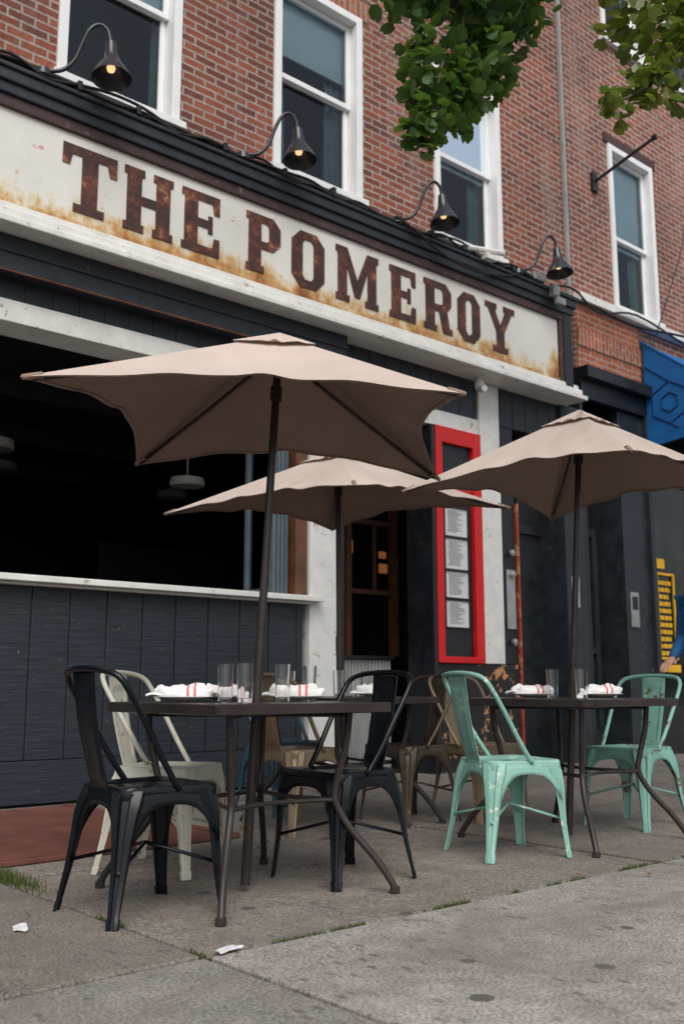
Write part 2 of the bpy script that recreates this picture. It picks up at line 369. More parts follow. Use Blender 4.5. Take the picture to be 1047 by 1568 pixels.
while x<8.8:
    w=.205; x2=min(x+w,8.8); m.box(x+.004,x2-.004,-.012-R.uniform(0,.003),.05,3.445,3.86); x=x2
m.ob('board_frieze',M['darkblue'],B,bevel=.003)
MB().box(XL,8.8,-.006,.28,3.4425,3.87).ob('frieze_backing',M['dark'],B)
MB().box(XL,5.58,-.16,.0,3.60,3.86).box(XL,5.58,-.175,-.161,3.72,3.75).ob('dark_beam',M['darkblue'],B,bevel=.006)
MB().box(XL,5.58,-.168,-.15,3.585,3.5985).ob('beam_edge_strip',M['wood'],B)
XS=8.53
MB().box(XL,XS+.2,-.235,.0,4.0,4.80).ob('sign_box',M['dark'],B,bevel=.004)
MB().box(XL,8.86,-.31,.0,3.90,3.97).box(XL,8.90,-.35,.0,3.85,3.899).box(XL,8.83,-.28,.0,3.971,4.02).ob('sign_ledge',M['white'],B,bevel=.008)
MB().box(XL,8.72,-.275,-.0,4.715,4.80).box(XS+.01,8.72,-.27,0.,4.021,4.714).ob('brown_sign_trim',M['brown'],B,bevel=.006)
MB().box(XS+.07,8.74,-.285,-.005,3.975,4.80).ob('sign_end_post',M['dark'],B,bevel=.006)
MB().box(XL,8.78,-.30,0,4.801,4.88).box(XL,8.80,-.325,0,4.881,4.965).box(XL,8.82,-.345,0,4.966,5.0).ob('dark_cornice',M['darkblue'],B,bevel=.008)
mk('cornice_flashing',[(XL,-.345,5.003),(8.82,-.345,5.003),(8.82,-.0,5.14),(XL,0,5.14),(8.82,0,5.003)],[[0,1,2,3],[1,4,2]],M['dark'],B)
S=empty('restaurant_sign')
mk('sign_board',[(XL,-.245,4.06),(XS,-.245,4.06),(XS,-.245,4.714),(XL,-.245,4.714),(XL,-.236,4.06),(XS,-.236,4.06),(XS,-.236,4.714),(XL,-.236,4.714)],[[0,1,2,3],[4,5,6,7],[0,1,5,4],[1,2,6,5],[2,3,7,6],[3,0,4,7]],M['sign'],S)
box('sign_lower_lip',XL,XS,-.265,-.236,4.021,4.058,M['sign'],S)
def L_T(w):
    c=w/2; return [[(c-2.4,0),(c+2.4,0),(c+2.4,1.2),(c+1.25,1.2),(c+1.25,8.6),(w-1.5,8.6),(w-1.1,6.9),(w,6.9),(w,10),(0,10),(0,6.9),(1.1,6.9),(1.5,8.6),(c-1.25,8.6),(c-1.25,1.2),(c-2.4,1.2)]]
def L_H(w):
    a=3.4
    return [[(0,0),(a,0),(a,1.2),(a-.5,1.2),(a-.5,4.4),(w-a+.5,4.4),(w-a+.5,1.2),(w-a,1.2),(w-a,0),(w,0),(w,1.2),(w-.5,1.2),(w-.5,8.8),(w,8.8),(w,10),(w-a,10),(w-a,8.8),(w-a+.5,8.8),(w-a+.5,5.8),(a-.5,5.8),(a-.5,8.8),(a,8.8),(a,10),(0,10),(0,8.8),(.5,8.8),(.5,1.2),(0,1.2)]]
def L_E(w):
    return [[(0,0),(w,0),(w,3.),(w-1.,3.),(w-1.3,1.3),(2.9,1.3),(2.9,4.4),(w-2.1,4.4),(w-2.1,3.6),(w-1.3,3.6),(w-1.3,6.5),(w-2.1,6.5),(w-2.1,5.7),(2.9,5.7),(2.9,8.7),(w-1.3,8.7),(w-1.,7.),(w,7.),(w,10),(0,10),(0,8.8),(.5,8.8),(.5,1.2),(0,1.2)]]
def L_P(w):
    return [[(0,0),(3.6,0),(3.6,1.2),(3.0,1.2),(3.0,4.2),(w-1.5,4.2),(w,5.7),(w,8.5),(w-1.5,10),(0,10),(0,8.8),(.5,8.8),(.5,1.2),(0,1.2)],[(3.0,5.5),(3.0,8.7),(w-2.8,8.7),(w-2.3,8.2),(w-2.3,6.0),(w-2.8,5.5)]]
def L_O(w):
    return [[(1.8,0),(w-1.8,0),(w,1.9),(w,8.1),(w-1.8,10),(1.8,10),(0,8.1),(0,1.9)],[(2.9,1.4),(2.35,2.1),(2.35,7.9),(2.9,8.6),(w-2.9,8.6),(w-2.35,7.9),(w-2.35,2.1),(w-2.9,1.4)]]
def L_M(w):
    c=w/2
    return [[(0,0),(3.2,0),(3.2,1.2),(2.6,1.2),(2.6,6.6),(c-.6,1.2),(c+.6,1.2),(w-2.6,6.6),(w-2.6,1.2),(w-3.2,1.2),(w-3.2,0),(w,0),(w,1.2),(w-.5,1.2),(w-.5,8.8),(w,8.8),(w,10),(w-2.7,10),(c,4.4),(2.7,10),(0,10),(0,8.8),(.5,8.8),(.5,1.2),(0,1.2)]]
def L_R(w):
    return [[(0,0),(3.5,0),(3.5,1.2),(2.9,1.2),(2.9,4.1),(w-3.4,4.1),(w-2.4,0),(w+.2,0),(w+.2,1.2),(w-.5,1.2),(w-1.2,4.5),(w,5.7),(w,8.5),(w-1.5,10),(0,10),(0,8.8),(.5,8.8),(.5,1.2),(0,1.2)],[(2.9,5.5),(2.9,8.7),(w-2.8,8.7),(w-2.3,8.2),(w-2.3,6.0),(w-2.8,5.5)]]
def L_Y(w):
    c=w/2
    return [[(c-2.3,0),(c+2.3,0),(c+2.3,1.2),(c+1.2,1.2),(c+1.2,4.2),(w-.9,8.8),(w,8.8),(w,10),(w-3.5,10),(w-3.5,8.8),(w-2.9,8.8),(c,5.6),(2.9,8.8),(3.5,8.8),(3.5,10),(0,10),(0,8.8),(.9,8.8),(c-1.2,4.2),(c-1.2,1.2),(c-2.3,1.2)]]
lets=[('T',L_T,2.80,3.23),('H',L_H,3.29,3.71),('E',L_E,3.79,4.14),('P',L_P,4.40,4.75),('O',L_O,4.87,5.23),('M',L_M,5.36,5.87),('E',L_E,6.01,6.35),('R',L_R,6.46,6.84),('O',L_O,6.93,7.26),('Y',L_Y,7.34,7.80)]
ZB,ZH=4.125,.505
for i,(ch,fn,a,b) in enumerate(lets):
    k=ZH/10; w=(b-a)/k
    cu=bpy.data.curves.new('c','CURVE'); cu.dimensions='2D'; cu.fill_mode='BOTH'; cu.extrude=.004
    for poly in fn(w):
        sp=cu.splines.new('POLY'); sp.points.add(len(poly)-1); sp.use_cyclic_u=True
        for j,(px,pz) in enumerate(poly): sp.points[j].co=(px*k,pz*k,0,1)
    o=bpy.data.objects.new('tmp',cu); sc.collection.objects.link(o)
    dg=bpy.context.evaluated_depsgraph_get(); me=bpy.data.meshes.new_from_object(o.evaluated_get(dg)); bpy.data.objects.remove(o)
    me.transform(Matrix.Translation((a,-.250,ZB))@Matrix.Rotation(math.pi/2,4,'X'))
    me.materials.clear(); me.materials.append(M['letter'])
    lo=bpy.data.objects.new('letter_%s_%d'%(ch,i),me); sc.collection.objects.link(lo); lo.parent=S

# interior
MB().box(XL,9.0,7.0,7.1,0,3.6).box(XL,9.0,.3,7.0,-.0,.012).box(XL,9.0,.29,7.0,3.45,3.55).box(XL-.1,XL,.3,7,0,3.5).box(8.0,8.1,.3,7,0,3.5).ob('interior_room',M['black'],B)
m=MB()
for yy in (1.6,3.2,4.8): m.box(XL,7.9,yy,yy+.16,3.25,3.44)
m.box(5.9,7.9,5.,5.08,.2,2.6)
m.ob('interior_beams',M['dark'],B)
for i,(lx,ly,lz) in enumerate(((5.31,2.,2.80),(3.1,1.5,2.75),(6.1,3.6,3.0),(4.0,3.6,3.05))):
    m=MB(); m.lathe([(.001,.10),(.05,.09),(.17,.06),(.18,.0),(.165,-.02),(.001,-.03)],(lx,ly,lz)); m.tube([(lx,ly,lz+.08),(lx,ly,3.44)],.008,6)
    m.ob('ceiling_lamp_%d'%i,M['dimlamp'] if i else M['plastic'],B,smooth=True,angle=40)
m=MB(); m.box(-2,5.0,3.0,3.5,0,1.1); m.ob('bar_counter',M['wood'],B)
m=MB()
for i in range(7):
    x=.2+i*.75; m.lathe([(.17,.72),(.17,.76),(.001,.77)],(x+.3,2.4,0),12); m.tube([(x+.3,2.4,0),(x+.3,2.4,.73)],.02,6)
m.ob('bar_stools',M['dark'],B)
def frame_panel(m,x,y0,y1,z0,z1,t=.035,w=.05):
    m.box(x,x+t,y0,y0+w,z0,z1); m.box(x,x+t,y1-w,y1,z0,z1); m.box(x+.001,x+t-.001,y0+w,y1-w,z0,z0+w); m.box(x+.001,x+t-.001,y0+w,y1-w,z1-w,z1)
m=MB(); g=MB()
for i,x in enumerate((4.88,4.945,5.01,5.075)):
    frame_panel(m,x,-.02+.03*i,.38+.02*i,1.53,3.27); g.box(x+.015,x+.02,.04+.03*i,.325+.02*i,1.59,3.21)
m.ob('folded_window_frames',M['steelblue'],B,bevel=.003); g.ob('folded_window_glass',M['pane'],B)
MB().box(5.14,5.26,.0,.26,1.53,3.27).ob('window_wood_jamb',M['wood'],B,bevel=.004)
MB().box(6.85,6.92,1.3,1.36,1.1,2.75).box(7.52,7.6,1.3,1.38,1.1,2.75).box(6.92,7.52,1.31,1.35,2.5,2.56).box(6.92,7.52,1.31,1.35,1.75,1.8).box(7.25,7.28,1.31,1.35,1.8,2.5).ob('interior_wood_posts',M['wood'],B,bevel=.004)
MB().box(7.70,7.80,1.7,1.73,2.22,2.30).box(7.70,7.82,1.7,1.73,2.05,2.16).box(7.3,7.34,1.75,1.78,2.25,2.4).ob('interior_lit_lamp',M['neon'],B,bevel=.01)
m=MB(); m.grid(lambda u,v:(5.62+u*1.12,.55+.018*math.sin(u*2*math.pi*26),.0+v*1.03),156,1); m.ob('corrugated_counter_front',M['steel'],B,smooth=True)
box('counter_top',5.6,6.76,.5,.95,1.035,1.07,M['dark'],B)
MB().box(5.601,5.66,-.02,.3,0,3.279).box(6.74,6.79,-.05,.3,0,3.279).ob('door_jambs',M['dark'],B,bevel=.004)
E=empty('menu_display_case')
MB().box(6.795,6.885,-.06,.05,1.0,3.279).box(7.33,7.445,-.06,.05,1.0,3.279).box(6.885,7.33,-.058,.05,3.12,3.279).box(6.885,7.33,-.058,.05,1.0,1.06).box(6.885,7.33,-.03,.05,2.66,2.80).ob('red_frame',M['red'],E,bevel=.006)
MB().box(6.885,7.33,-.01,.05,1.06,2.66).box(6.885,7.33,-.01,.05,2.80,3.12).ob('back_panel',M['dark'],E)
m=MB();pp=MB();ink=MB()
for z0,z1 in ((2.215,2.49),(1.895,2.19),(1.62,1.87),(1.34,1.59)):
    for s in ((6.93,7.27,z0-.012,z0),(6.93,7.27,z1,z1+.012),(6.925,6.937,z0-.012,z1+.012),(7.263,7.275,z0-.012,z1+.012)): m.box(s[0],s[1],-.03,-.011,s[2],s[3])
    pp.box(6.94,7.26,-.016,-.0115,z0,z1)
    z=z1-.03
    while z>z0+.03:
        a=6.97+R.uniform(0,.03); b=7.21-R.uniform(0,.1); ink.box(a,b,-.0185,-.0165,z,z+.004); z-=.0135
m.ob('paper_holders',M['dark'],E); pp.ob('menu_papers',M['paper'],E); ink.ob('menu_print',M['ink'],E)
MB().box(6.79,8.0,-.02,.1,.0,.995).ob('lower_door_panel',M['peel'],B,bevel=.004)
MB().box(7.455,7.76,-.04,.2,1.0,3.84).ob('white_column',M['white'],B,bevel=.006)
MB().box(7.765,8.0,-.01,.08,1.0,3.44).ob('black_door_stile',M['dark'],B,bevel=.004)
box('door_edge_strip',8.003,8.03,-.04,.1,.02,2.65,M['orange'],B)
MB().box(7.83,7.96,-.03,-.012,1.35,1.95).ob('lock_plate',M['steel'],B,bevel=.004)
m=MB()
for z in (2.1,1.85,1.25): m.lathe([(.001,0),(.035,.0),(.035,.03),(.001,.035)],(0,0,0),16)
for i,v in enumerate(m.v):
    k=i//64; z=(2.12,1.9,1.22)[k]; m.v[i]=Vector((7.9+v.x,-.03-v.z,z+v.y))
m.ob('door_locks',M['chrome'],B,smooth=True,angle=40)
MB().box(8.065,8.79,.25,.3,0,3.44).box(8.3,8.34,.2,.249,0,3.44).box(8.1,8.75,.21,.248,2.4,2.5).ob('recessed_black_door',M['dark'],B,bevel=.004)
MB().box(8.79,9.14,-.06,.3,0,3.86).ob('dark_pilaster',M['darkblue'],B,bevel=.006)
box('house_number_sticker',8.86,9.0,-.068,-.061,1.62,1.95,M['steel'],B)
# ------------------------------------------------------------------ neighbour building
N=empty('brick_rowhouse')
ops=[(a,b,5.30,7.43) for a,b in [(9.95,10.93),(12.3,13.28),(15.,16.),(17.,18.)]]+[(a,b,8.9,10.9) for a,b in [(9.95,10.93),(11.42,12.4),(13.4,14.4),(16.,17.)]]
facade('upper_brick_wall',9.12,22.,4.35,12.4,-.05,ops,M['brick2'],N,mass=9.9)
for i,(a,b,c,d) in enumerate(ops): sash_window(N,a,b,c,d,-.05,(c+5.3+1.92)/2 if c<6 else 9.9,idx=i)
m=MB()
for a,b,c,d in ops: m.box(a-.08,b+.08,-.075,-.02,d+.002,d+.12)
m.ob('window_heads',M['brown'],N)
MB().box(9.13,21.,-.16,-.04,5.14,5.235).ob('white_belt_course',M['white'],N,bevel=.006)
MB().box(9.14,10.42,-.07,-.051,4.36,5.138).ob('orange_brick_band',M['brick3'],N)
MB().box(9.14,10.42,-.085,-.071,4.62,4.84).ob('soldier_course',M['soldier'],N)
MB().box(9.14,10.5,-.2,0.,4.22,4.359).box(9.14,10.5,-.1,0.,4.0,4.219).ob('shopfront_fascia',M['dark'],N,bevel=.005)
m=MB(); m.box(9.06,9.118,-.045,-.001,5.0,12.0)
m.ob('party_wall_seam',M['kerb'],N,bevel=.006)
MB().box(9.15,10.45,.4,.45,0,4.0).box(9.15,9.22,-.05,.4,0,4.).ob('door_recess',M['dark'],N)
MB().box(9.25,9.33,.3,.36,.05,2.6).box(9.80,9.88,.3,.36,.05,2.6).box(9.33,9.80,.301,.359,2.5,2.6).box(9.33,9.80,.301,.359,.05,.3).box(9.33,9.80,.29,.37,1.15,1.22).ob('glazed_door_frame',M['darkblue'],N,bevel=.004)
MB().box(9.33,9.80,.33,.335,.3,2.5).ob('door_glass',M['shopglass'],N)
MB().box(9.52,9.58,.318,.329,1.6,1.72).ob('door_sticker',M['paper'],N)
MB().box(9.92,10.42,-.04,.4,0,3.99).box(10.42,10.50,-.1,.4,0,4.9).ob('dark_pier',M['darkblue'],N,bevel=.005)
MB().box(9.98,10.14,-.062,-.041,1.45,1.85).ob('intercom_panel',M['chrome'],N,bevel=.003)
MB().box(10.01,10.11,-.068,-.063,1.65,1.8).ob('intercom_screen',M['dark'],N)
MB().box(10.5,21.,-.0,.3,0,.55).box(10.5,21,-.02,.3,3.3,4.9).ob('shopfront_base',M['dark'],N,bevel=.005)
MB().box(10.5,21.,.1,.12,.55,3.3).ob('shop_window',M['shopglass'],N)
m=MB()
for x in (10.5,12.4,14.3,16.2,18.1): m.box(x,x+.07,.03,.16,.55,3.3)
m.ob('shop_mullions',M['darkblue'],N,bevel=.004)
Y=empty('yellow_window_sign')
m=MB(); m.box(10.75,10.78,.07,.09,1.1,2.15).box(11.12,11.15,.07,.09,1.1,2.15).box(10.78,11.12,.071,.089,2.12,2.15).box(10.78,11.12,.071,.089,1.1,1.13)
z=2.05
while z>1.2:
    x=10.8
    while x<11.08:
        w=R.uniform(.03,.09)
        if x+w<11.1: m.box(x,x+w,.075,.085,z-.05,z)
        x+=w+.018
    z-=.085
m.box(10.72,10.95,.075,.085,2.2,2.32).box(10.72,11.2,.075,.085,.95,1.04)
m.ob('yellow_lettering',M['yellow'],Y)
A=empty('blue_awning')
x0,x1=10.45,16.
pr=[(-.06,4.95),(-.95,4.25),(-.95,3.70),(-.06,3.62)]
vs=[(x0,y,z) for y,z in pr]+[(x1,y,z) for y,z in pr]
mk('awning_cloth',vs,[[0,1,2,3],[4,5,6,7],[0,1,5,4],[1,2,6,5]],M['blue'],A,solid=.006)
m=MB(); cy,cz=-.42,4.12
for r,a0 in ((.26,0),(.12,0)):
    pts=[(x0-.009,cy+r*math.sin(a0+k*math.pi/3),cz+r*math.cos(a0+k*math.pi/3)) for k in range(6)]; pts.append(pts[0])
    m.tube(pts,.009,5)
m.tube([(x0-.009,cy,cz+.26),(x0-.009,cy+.3,cz+.5)],.008,5); m.tube([(x0-.009,cy,cz-.26),(x0-.009,cy-.1,cz-.33)],.008,5)
m.ob('hexagon_logo',M['blue2'],A)
m=MB(); m.tube([(x0-.005,-.06,4.97),(x0-.005,-.96,4.26),(x0-.005,-.96,3.7),(x0-.005,-.06,3.61)],.012,6); m.ob('awning_frame',M['blue'],A)
m=MB(); m.tube([(9.62,-.05,6.78),(9.62,-.9,7.0)],.02,8); m.tube([(9.62,-.88,7.0),(9.62,-.93,7.01)],.035,8); m.box(9.57,9.67,-.09,-.051,6.66,6.9)
m.ob('sign_bracket_arm',M['dark'],empty('wall_bracket'),smooth=True,angle=40)
# ------------------------------------------------------------------ gooseneck lamps
def lamp(x):
    P=empty('gooseneck_lamp',(x,-.30,5.0)); m=MB()
    m.lathe([(.001,.06),(.05,.055),(.065,.0),(.05,-.01)],(0,0,.02),14)
    m.tube([(0,0,.04),(.03,-.01,.07),(.12,-.05,.10),(.19,-.09,.19),(.23,-.12,.33),(.27,-.15,.44),(.33,-.17,.49),(.38,-.19,.46),(.40,-.20,.39),(.405,-.205,.31)],.0155,10,smooth=4)
    m.ob('curved_arm',M['lampm'],P,smooth=True,angle=50)
    m=MB(); m.lathe([(.02,.13),(.036,.125),(.042,.07),(.050,.02),(.06,-.02),(.085,-.06),(.115,-.11),(.14,-.165),(.143,-.172),(.136,-.168),(.11,-.105),(.06,-.03),(.02,-.02)],(0,0,0),24)
    T=Matrix.Translation((.41,-.21,.24))@Matrix.Rotation(math.radians(-6),4,'X'); m.v=[T@v for v in m.v]
    m.ob('shade',M['lampm'],P,smooth=True,angle=50)
    m=MB(); m.lathe([(.001,.04),(.02,.03),(.032,0),(.025,-.025),(.001,-.035)],(.41,-.213,.16),14); m.ob('bulb',M['bulb'],P,smooth=True)
for x in (2.60,4.32,6.06,7.82): lamp(x)
def cab(name,pts,r=.011,sm=5):
    P=empty(name); MB().tube(pts,r*1.3,6,smooth=sm).ob('cable',M['cable'],P,smooth=True)
for k in range(3):
    pts=[]; x=XL
    while x<8.3: pts.append((x,-.30+.05*k+R.uniform(-.02,.02),5.03+.03*k+R.uniform(-.012,.02))); x+=.45
    cab('cornice_cable',pts,.013)
cab('hanging_cable',[(6.0,-.35,5.06),(6.25,-.37,4.98),(6.6,-.37,4.86),(7.1,-.36,4.83),(7.6,-.35,4.93),(7.9,-.33,5.05)],.010)
cab('hanging_cable',[(7.8,-.35,5.05),(8.4,-.3,4.98),(9.3,-.2,5.08),(10.1,-.25,5.02),(11.5,-.3,5.15),(13,-.3,5.1)],.012)
cab('hanging_cable',[(8.3,-.35,5.02),(8.8,-.3,5.12),(9.4,-.2,5.03),(10.2,-.2,5.2),(11.4,-.25,5.0)],.010)
cab('hanging_cable',[(10.6,-.2,5.05),(10.9,-.2,5.6),(11.3,-.22,6.4),(11.6,-.2,7.4)],.006)
for k in range(2):
    pts=[]; x=XL
    while x<8.2: pts.append((x,-.33+R.uniform(-.02,.02),5.02+R.uniform(-.03,.07))); x+=.27
    cab('cornice_cable',pts,.009)
P=empty('cable_clips'); m=MB(); x=XL
while x<8.3:
    m.box(x,x+.035,-.36,-.27,5.0,5.06+R.uniform(0,.03)); x+=R.uniform(.35,.8)
m.ob('clips',M['cable'],P,bevel=.004)
P=empty('floodlight'); MB().box(8.02,8.22,-.36,-.26,5.02,5.10).box(8.3,8.4,-.40,-.32,4.9,5.02).box(8.35,8.5,-.40,-.35,4.82,4.9).ob('lamp_heads',M['steel'],P,bevel=.01)
P=empty('cornice_bracket'); MB().tube([(7.0,-.34,5.06),(7.45,-.42,5.10)],.03,8).box(7.2,7.35,-.42,-.34,4.99,5.04).ob('bracket',M['white'],P,smooth=True,angle=40)
P=empty('security_camera'); m=MB(); m.lathe([(.001,.045),(.05,.04),(.055,.0),(.05,-.03),(.03,-.055),(.001,-.06)],(7.36,-.14,3.76),16); m.tube([(7.36,-.14,3.78),(7.36,-.14,3.85)],.03,10); m.tube([(7.34,-.16,3.72),(7.27,-.28,3.68)],.03,10)
m.ob('camera_body',M['plastic'],P,smooth=True,angle=40)

# ------------------------------------------------------------------ ground
mk('ground',[(-300,-300,-.16),(300,-300,-.16),(300,300,-.16),(-300,300,-.16)],[[0,1,2,3]],M['asphalt'])
SW=empty('sidewalk')
MB().box(-30,40,-7.0,.4,-.155,-.014).ob('sidewalk_bed',M['joint'],SW)
xs=[1.75+ (k*2.45) for k in range(-12,16)]
ys=[-7.0,-5.55,-3.87,-2.33,-.62,.38]
m=MB()
for i in range(len(xs)-1):
    for j in range(len(ys)-1):
        g=.012; x0,x1,y0,y1=xs[i]+g,xs[i+1]-g,ys[j]+g,ys[j+1]-g
        m.box(x0,x1,y0,y1,-.05,R.uniform(-.004,.004))
m.ob('sidewalk_slabs',M['concrete'],SW,bevel=.006)
MB().box(-30,40,-7.2,-7.004,-.155,.0).ob('kerb',M['kerb'],bevel=.015)
H=empty('sidewalk_hatch',(2.52,-1.12,0),math.radians(2))
MB().box(-.95,.56,-.88,.88,.0045,.022).ob('hatch_plate',M['hatch'],H,bevel=.004)
MB().box(-1.02,-.955,-.94,.9,.0045,.028).box(.565,.62,-.94,.9,.0045,.028).box(-.954,.564,-.94,-.885,.0045,.027).ob('hatch_frame',M['hatch'],H,bevel=.004)
m=MB()
def blade(x,y,hm=.018):
    h=R.uniform(.3,1)*hm; a=R.uniform(0,6.28); w=.0025; dx,dy=math.cos(a),math.sin(a); l=R.uniform(.0,.02)
    b=len(m.v); m.v+=[Vector((x-dy*w,y+dx*w,-.010)),Vector((x+dy*w,y-dx*w,-.010)),Vector((x+dx*l,y+dy*l,h))]; m.f.append([b,b+1,b+2])
for _ in range(4600):
    x=R.uniform(1.8,8.); nn=noise.noise(Vector((x*4.1,0,0)))+.5*noise.noise(Vector((x*13,3,0)))
    if nn>.03: blade(x,-3.87+R.gauss(0,.008),.012 if nn<.3 else .020)
for _ in range(900):
    y=R.uniform(-4.2,-1.9)
    if noise.noise(Vector((y*4.1,5,0)))>.1: blade(1.75+R.gauss(0,.008),y,.014)
for _ in range(2600):
    y=R.gauss(-2.15,.22); blade(1.76+abs(R.gauss(0,.05)),y,.03)
m.ob('grass_tufts',M['grass'])
m=MB()
for _ in range(22):
    x,y=R.uniform(1,8),R.uniform(-5,-.5); a=R.uniform(0,6.28); s=R.uniform(.007,.015)
    b=len(m.v)
    for k in range(5):
        th=a+k*2*math.pi/5; rr=s*(1 if k else 1.7); m.v.append(Vector((x+rr*math.cos(th),y+rr*math.sin(th),.008+R.uniform(0,.01))))
    m.f.append([b,b+1,b+2,b+3,b+4])
m.ob('fallen_leaves',painted('dead_leaf',(.18,.09,.04),.8,.4))
for (x,y,s,a) in ((1.83,-3.87,.045,.3),(1.47,-3.2,.045,1.2)):
    P=empty('paper_scrap',(x,y,.003),a); MB().grid(lambda u,v:((u-.5)*s*2.4*(1-.3*v),(v-.5)*s,.006+.007*noise.noise(Vector((u*3,v*3,x)))),8,5).ob('crumpled_paper',M['paper'],P)

# ------------------------------------------------------------------ chairs
def chair(x,y,ang,mat):
    P=empty('metal_cafe_chair',(x,y,0),math.radians(ang)); zs=.445
    def rr(hx,hy,r,n=5):
        pts=[]
        for cx,cy,a0 in ((hx-r,hy-r,0),(-hx+r,hy-r,90),(-hx+r,-hy+r,180),(hx-r,-hy+r,270)):
            for k in range(n+1):
                th=math.radians(a0+90*k/n); pts.append((cx+r*math.cos(th),cy+r*math.sin(th)))
        return pts
    def taper(p): return (p[0],p[1]*(1+.12*p[0]/.18))
    secs=[]
    for (h,z,r) in ((.185,-.045,.05),(.187,-.012,.05),(.183,-.002,.05),(.175,.0,.045),(.165,-.004,.04),(.13,-.006,.035),(.122,-.010,.03),(.06,-.012,.025)):
        secs.append([(*taper(p),zs+z) for p in rr(h,h,r)])
    MB().loft(secs,cap=False).loft([[(*taper(p),zs-.0121) for p in rr(.0601,.0601,.025)],[(*taper(p),zs-.0122) for p in rr(.02,.02,.009)]],cap=False).ob('seat',mat,P,smooth=True,angle=50)
    sec=[(-1,-.55),(-.85,.25),(-.34,.55),(-.2,.2),(.2,.2),(.34,.55),(.85,.25),(1,-.55),(.7,-.55),(.5,-.1),(-.5,-.1),(-.7,-.55)]
    m=MB()
    for sx in (1,-1):
        for sy in (1,-1):
            top=Vector((sx*.150,sy*.150*(1.1 if sx>0 else .9),zs-.012)); ft=Vector((.20 if sx>0 else -.235,sy*.205,0))
            n=Vector((sx,sy,0)).normalized(); t=Vector((-sy,sx,0)).normalized(); ss=[]
            for f,w,bul in ((0,.062,0),(.10,.058,.012),(.22,.048,.016),(.4,.037,.010),(.65,.028,.002),(.92,.021,0),(.93,.025,0),(1.,.023,0)):
                c=top.lerp(ft,f)+n*bul
                ss.append([c+t*(p[0]*w)+n*(p[1]*w*.62) for p in sec])
            m.loft(ss)
    m.ob('legs',mat,P,smooth=True,angle=35)
    m=MB()
    cs=[(.178,.178*1.1),(-.178,.178*.9),(-.178,-.178*.9),(.178,-.178*1.1)]
    for k in range(4):
        a=Vector((*cs[k],0)); b=Vector((*cs[(k+1)%4],0)); o=(a+b).normalized()
        def f(u,v):
            p=a.lerp(b,.06+.88*u); drop=.045+.12*abs(2*u-1)**3.2
            q=p+o*(v*drop*.14+.006); return (q.x,q.y,zs-.02-v*drop)
        m.grid(f,14,3)
    m.ob('aprons',mat,P,smooth=True,solid=.003)
    m=MB()
    for sy in (1,-1): m.tube([(.185,sy*.19,.17),(0,0,.235),(-.21,-sy*.19,.17)],.007,6)
    m.ob('cross_brace',mat,P,smooth=True)
    hoop=[(.02,.186,.43),(-.05,.196,.53),(-.13,.205,.66),(-.20,.208,.77),(-.235,.19,.822),(-.262,.13,.843),(-.272,.0,.850)]
    pts=hoop+[(p[0],-p[1],p[2]) for p in hoop[-2::-1]]
    MB().tube(pts,.0115,10,smooth=4).ob('back_hoop',mat,P,smooth=True)
    def spl(u,v):
        w=.062+.018*v; yy=(u-.5)*2*w
        xx=-.185-.085*v-.012*math.sin(math.pi*v)+.006*(1-(2*u-1)**2)
        inner=(abs(2*u-1)<.62 and .12<v<.86)
        return (xx+(-.006 if inner else 0),yy,.425+.415*v)
    MB().grid(spl,20,30).ob('back_splat',mat,P,smooth=True,solid=.003)
    return P
chair(1.92,-3.21,0,M['blackchair'])
chair(2.41,-2.55,-58,M['creamchair'])
chair(2.86,-3.20,180,M['blackchair'])
chair(3.60,-1.98,5,M['tanchair'])
chair(4.33,-2.12,178,M['darkchair'])
chair(3.98,-1.35,-90,M['bluechair'])
chair(3.87,-3.27,-18,M['tealchair'])
chair(5.15,-3.13,180,M['tealchair2'])
chair(4.72,-2.35,-95,M['tanchair'])
# ------------------------------------------------------------------ tables
def table(x,y,ang=0,h=.42):
    P=empty('patio_table',(x,y,0),math.radians(ang)); zt=.725
    def rr(hx,r,z,n=5):
        pts=[]
        for cx,cy,a0 in ((hx-r,hx-r,0),(-hx+r,hx-r,90),(-hx+r,-hx+r,180),(hx-r,-hx+r,270)):
            for k in range(n+1):
                th=math.radians(a0+90*k/n); pts.append((cx+r*math.cos(th),cy+r*math.sin(th),z))
        return pts
    MB().loft([rr(h-.012,.03,zt-.04),rr(h,.04,zt-.036),rr(h,.04,zt-.004),rr(h-.005,.038,zt),rr(h-.02,.03,zt-.001)]).ob('table_top',M['tablem'],P,smooth=True,angle=35)
    m=MB()
    for sx in (1,-1):
        for sy in (1,-1):
            m.tube([(sx*.29,sy*.29,zt-.038),(sx*.28,sy*.28,.56),(sx*.255,sy*.255,.42),(sx*.25,sy*.25,.34),(sx*.29,sy*.29,.24),(sx*.36,sy*.37,.12),(sx*.40,sy*.42,.03),(sx*.405,sy*.425,.006)],.0145,10,smooth=4)
            m.lathe([(.001,0),(.02,0),(.02,.022),(.001,.024)],(sx*.405,sy*.425,0),10)
    z=.345
    for a,b in (((.25,.25),(-.25,.25)),((-.25,.25),(-.25,-.25)),((-.25,-.25),(.25,-.25)),((.25,-.25),(.25,.25))):
        c=((a[0]+b[0])*.36,(a[1]+b[1])*.36); m.tube([(*a,z),(*c,z),(*b,z)],.009,8,smooth=6)
    for s in (1,-1): m.tube([(s*.29,s*.29,zt-.05),(-s*.29,-s*.29,zt-.05)] if s>0 else [(.29,-.29,zt-.052),(-.29,.29,zt-.052)],.008,6)
    m.ob('table_legs',M['tablem'],P,smooth=True,angle=50)
table(2.41,-3.15); table(3.98,-1.92); table(4.5,-3.18)
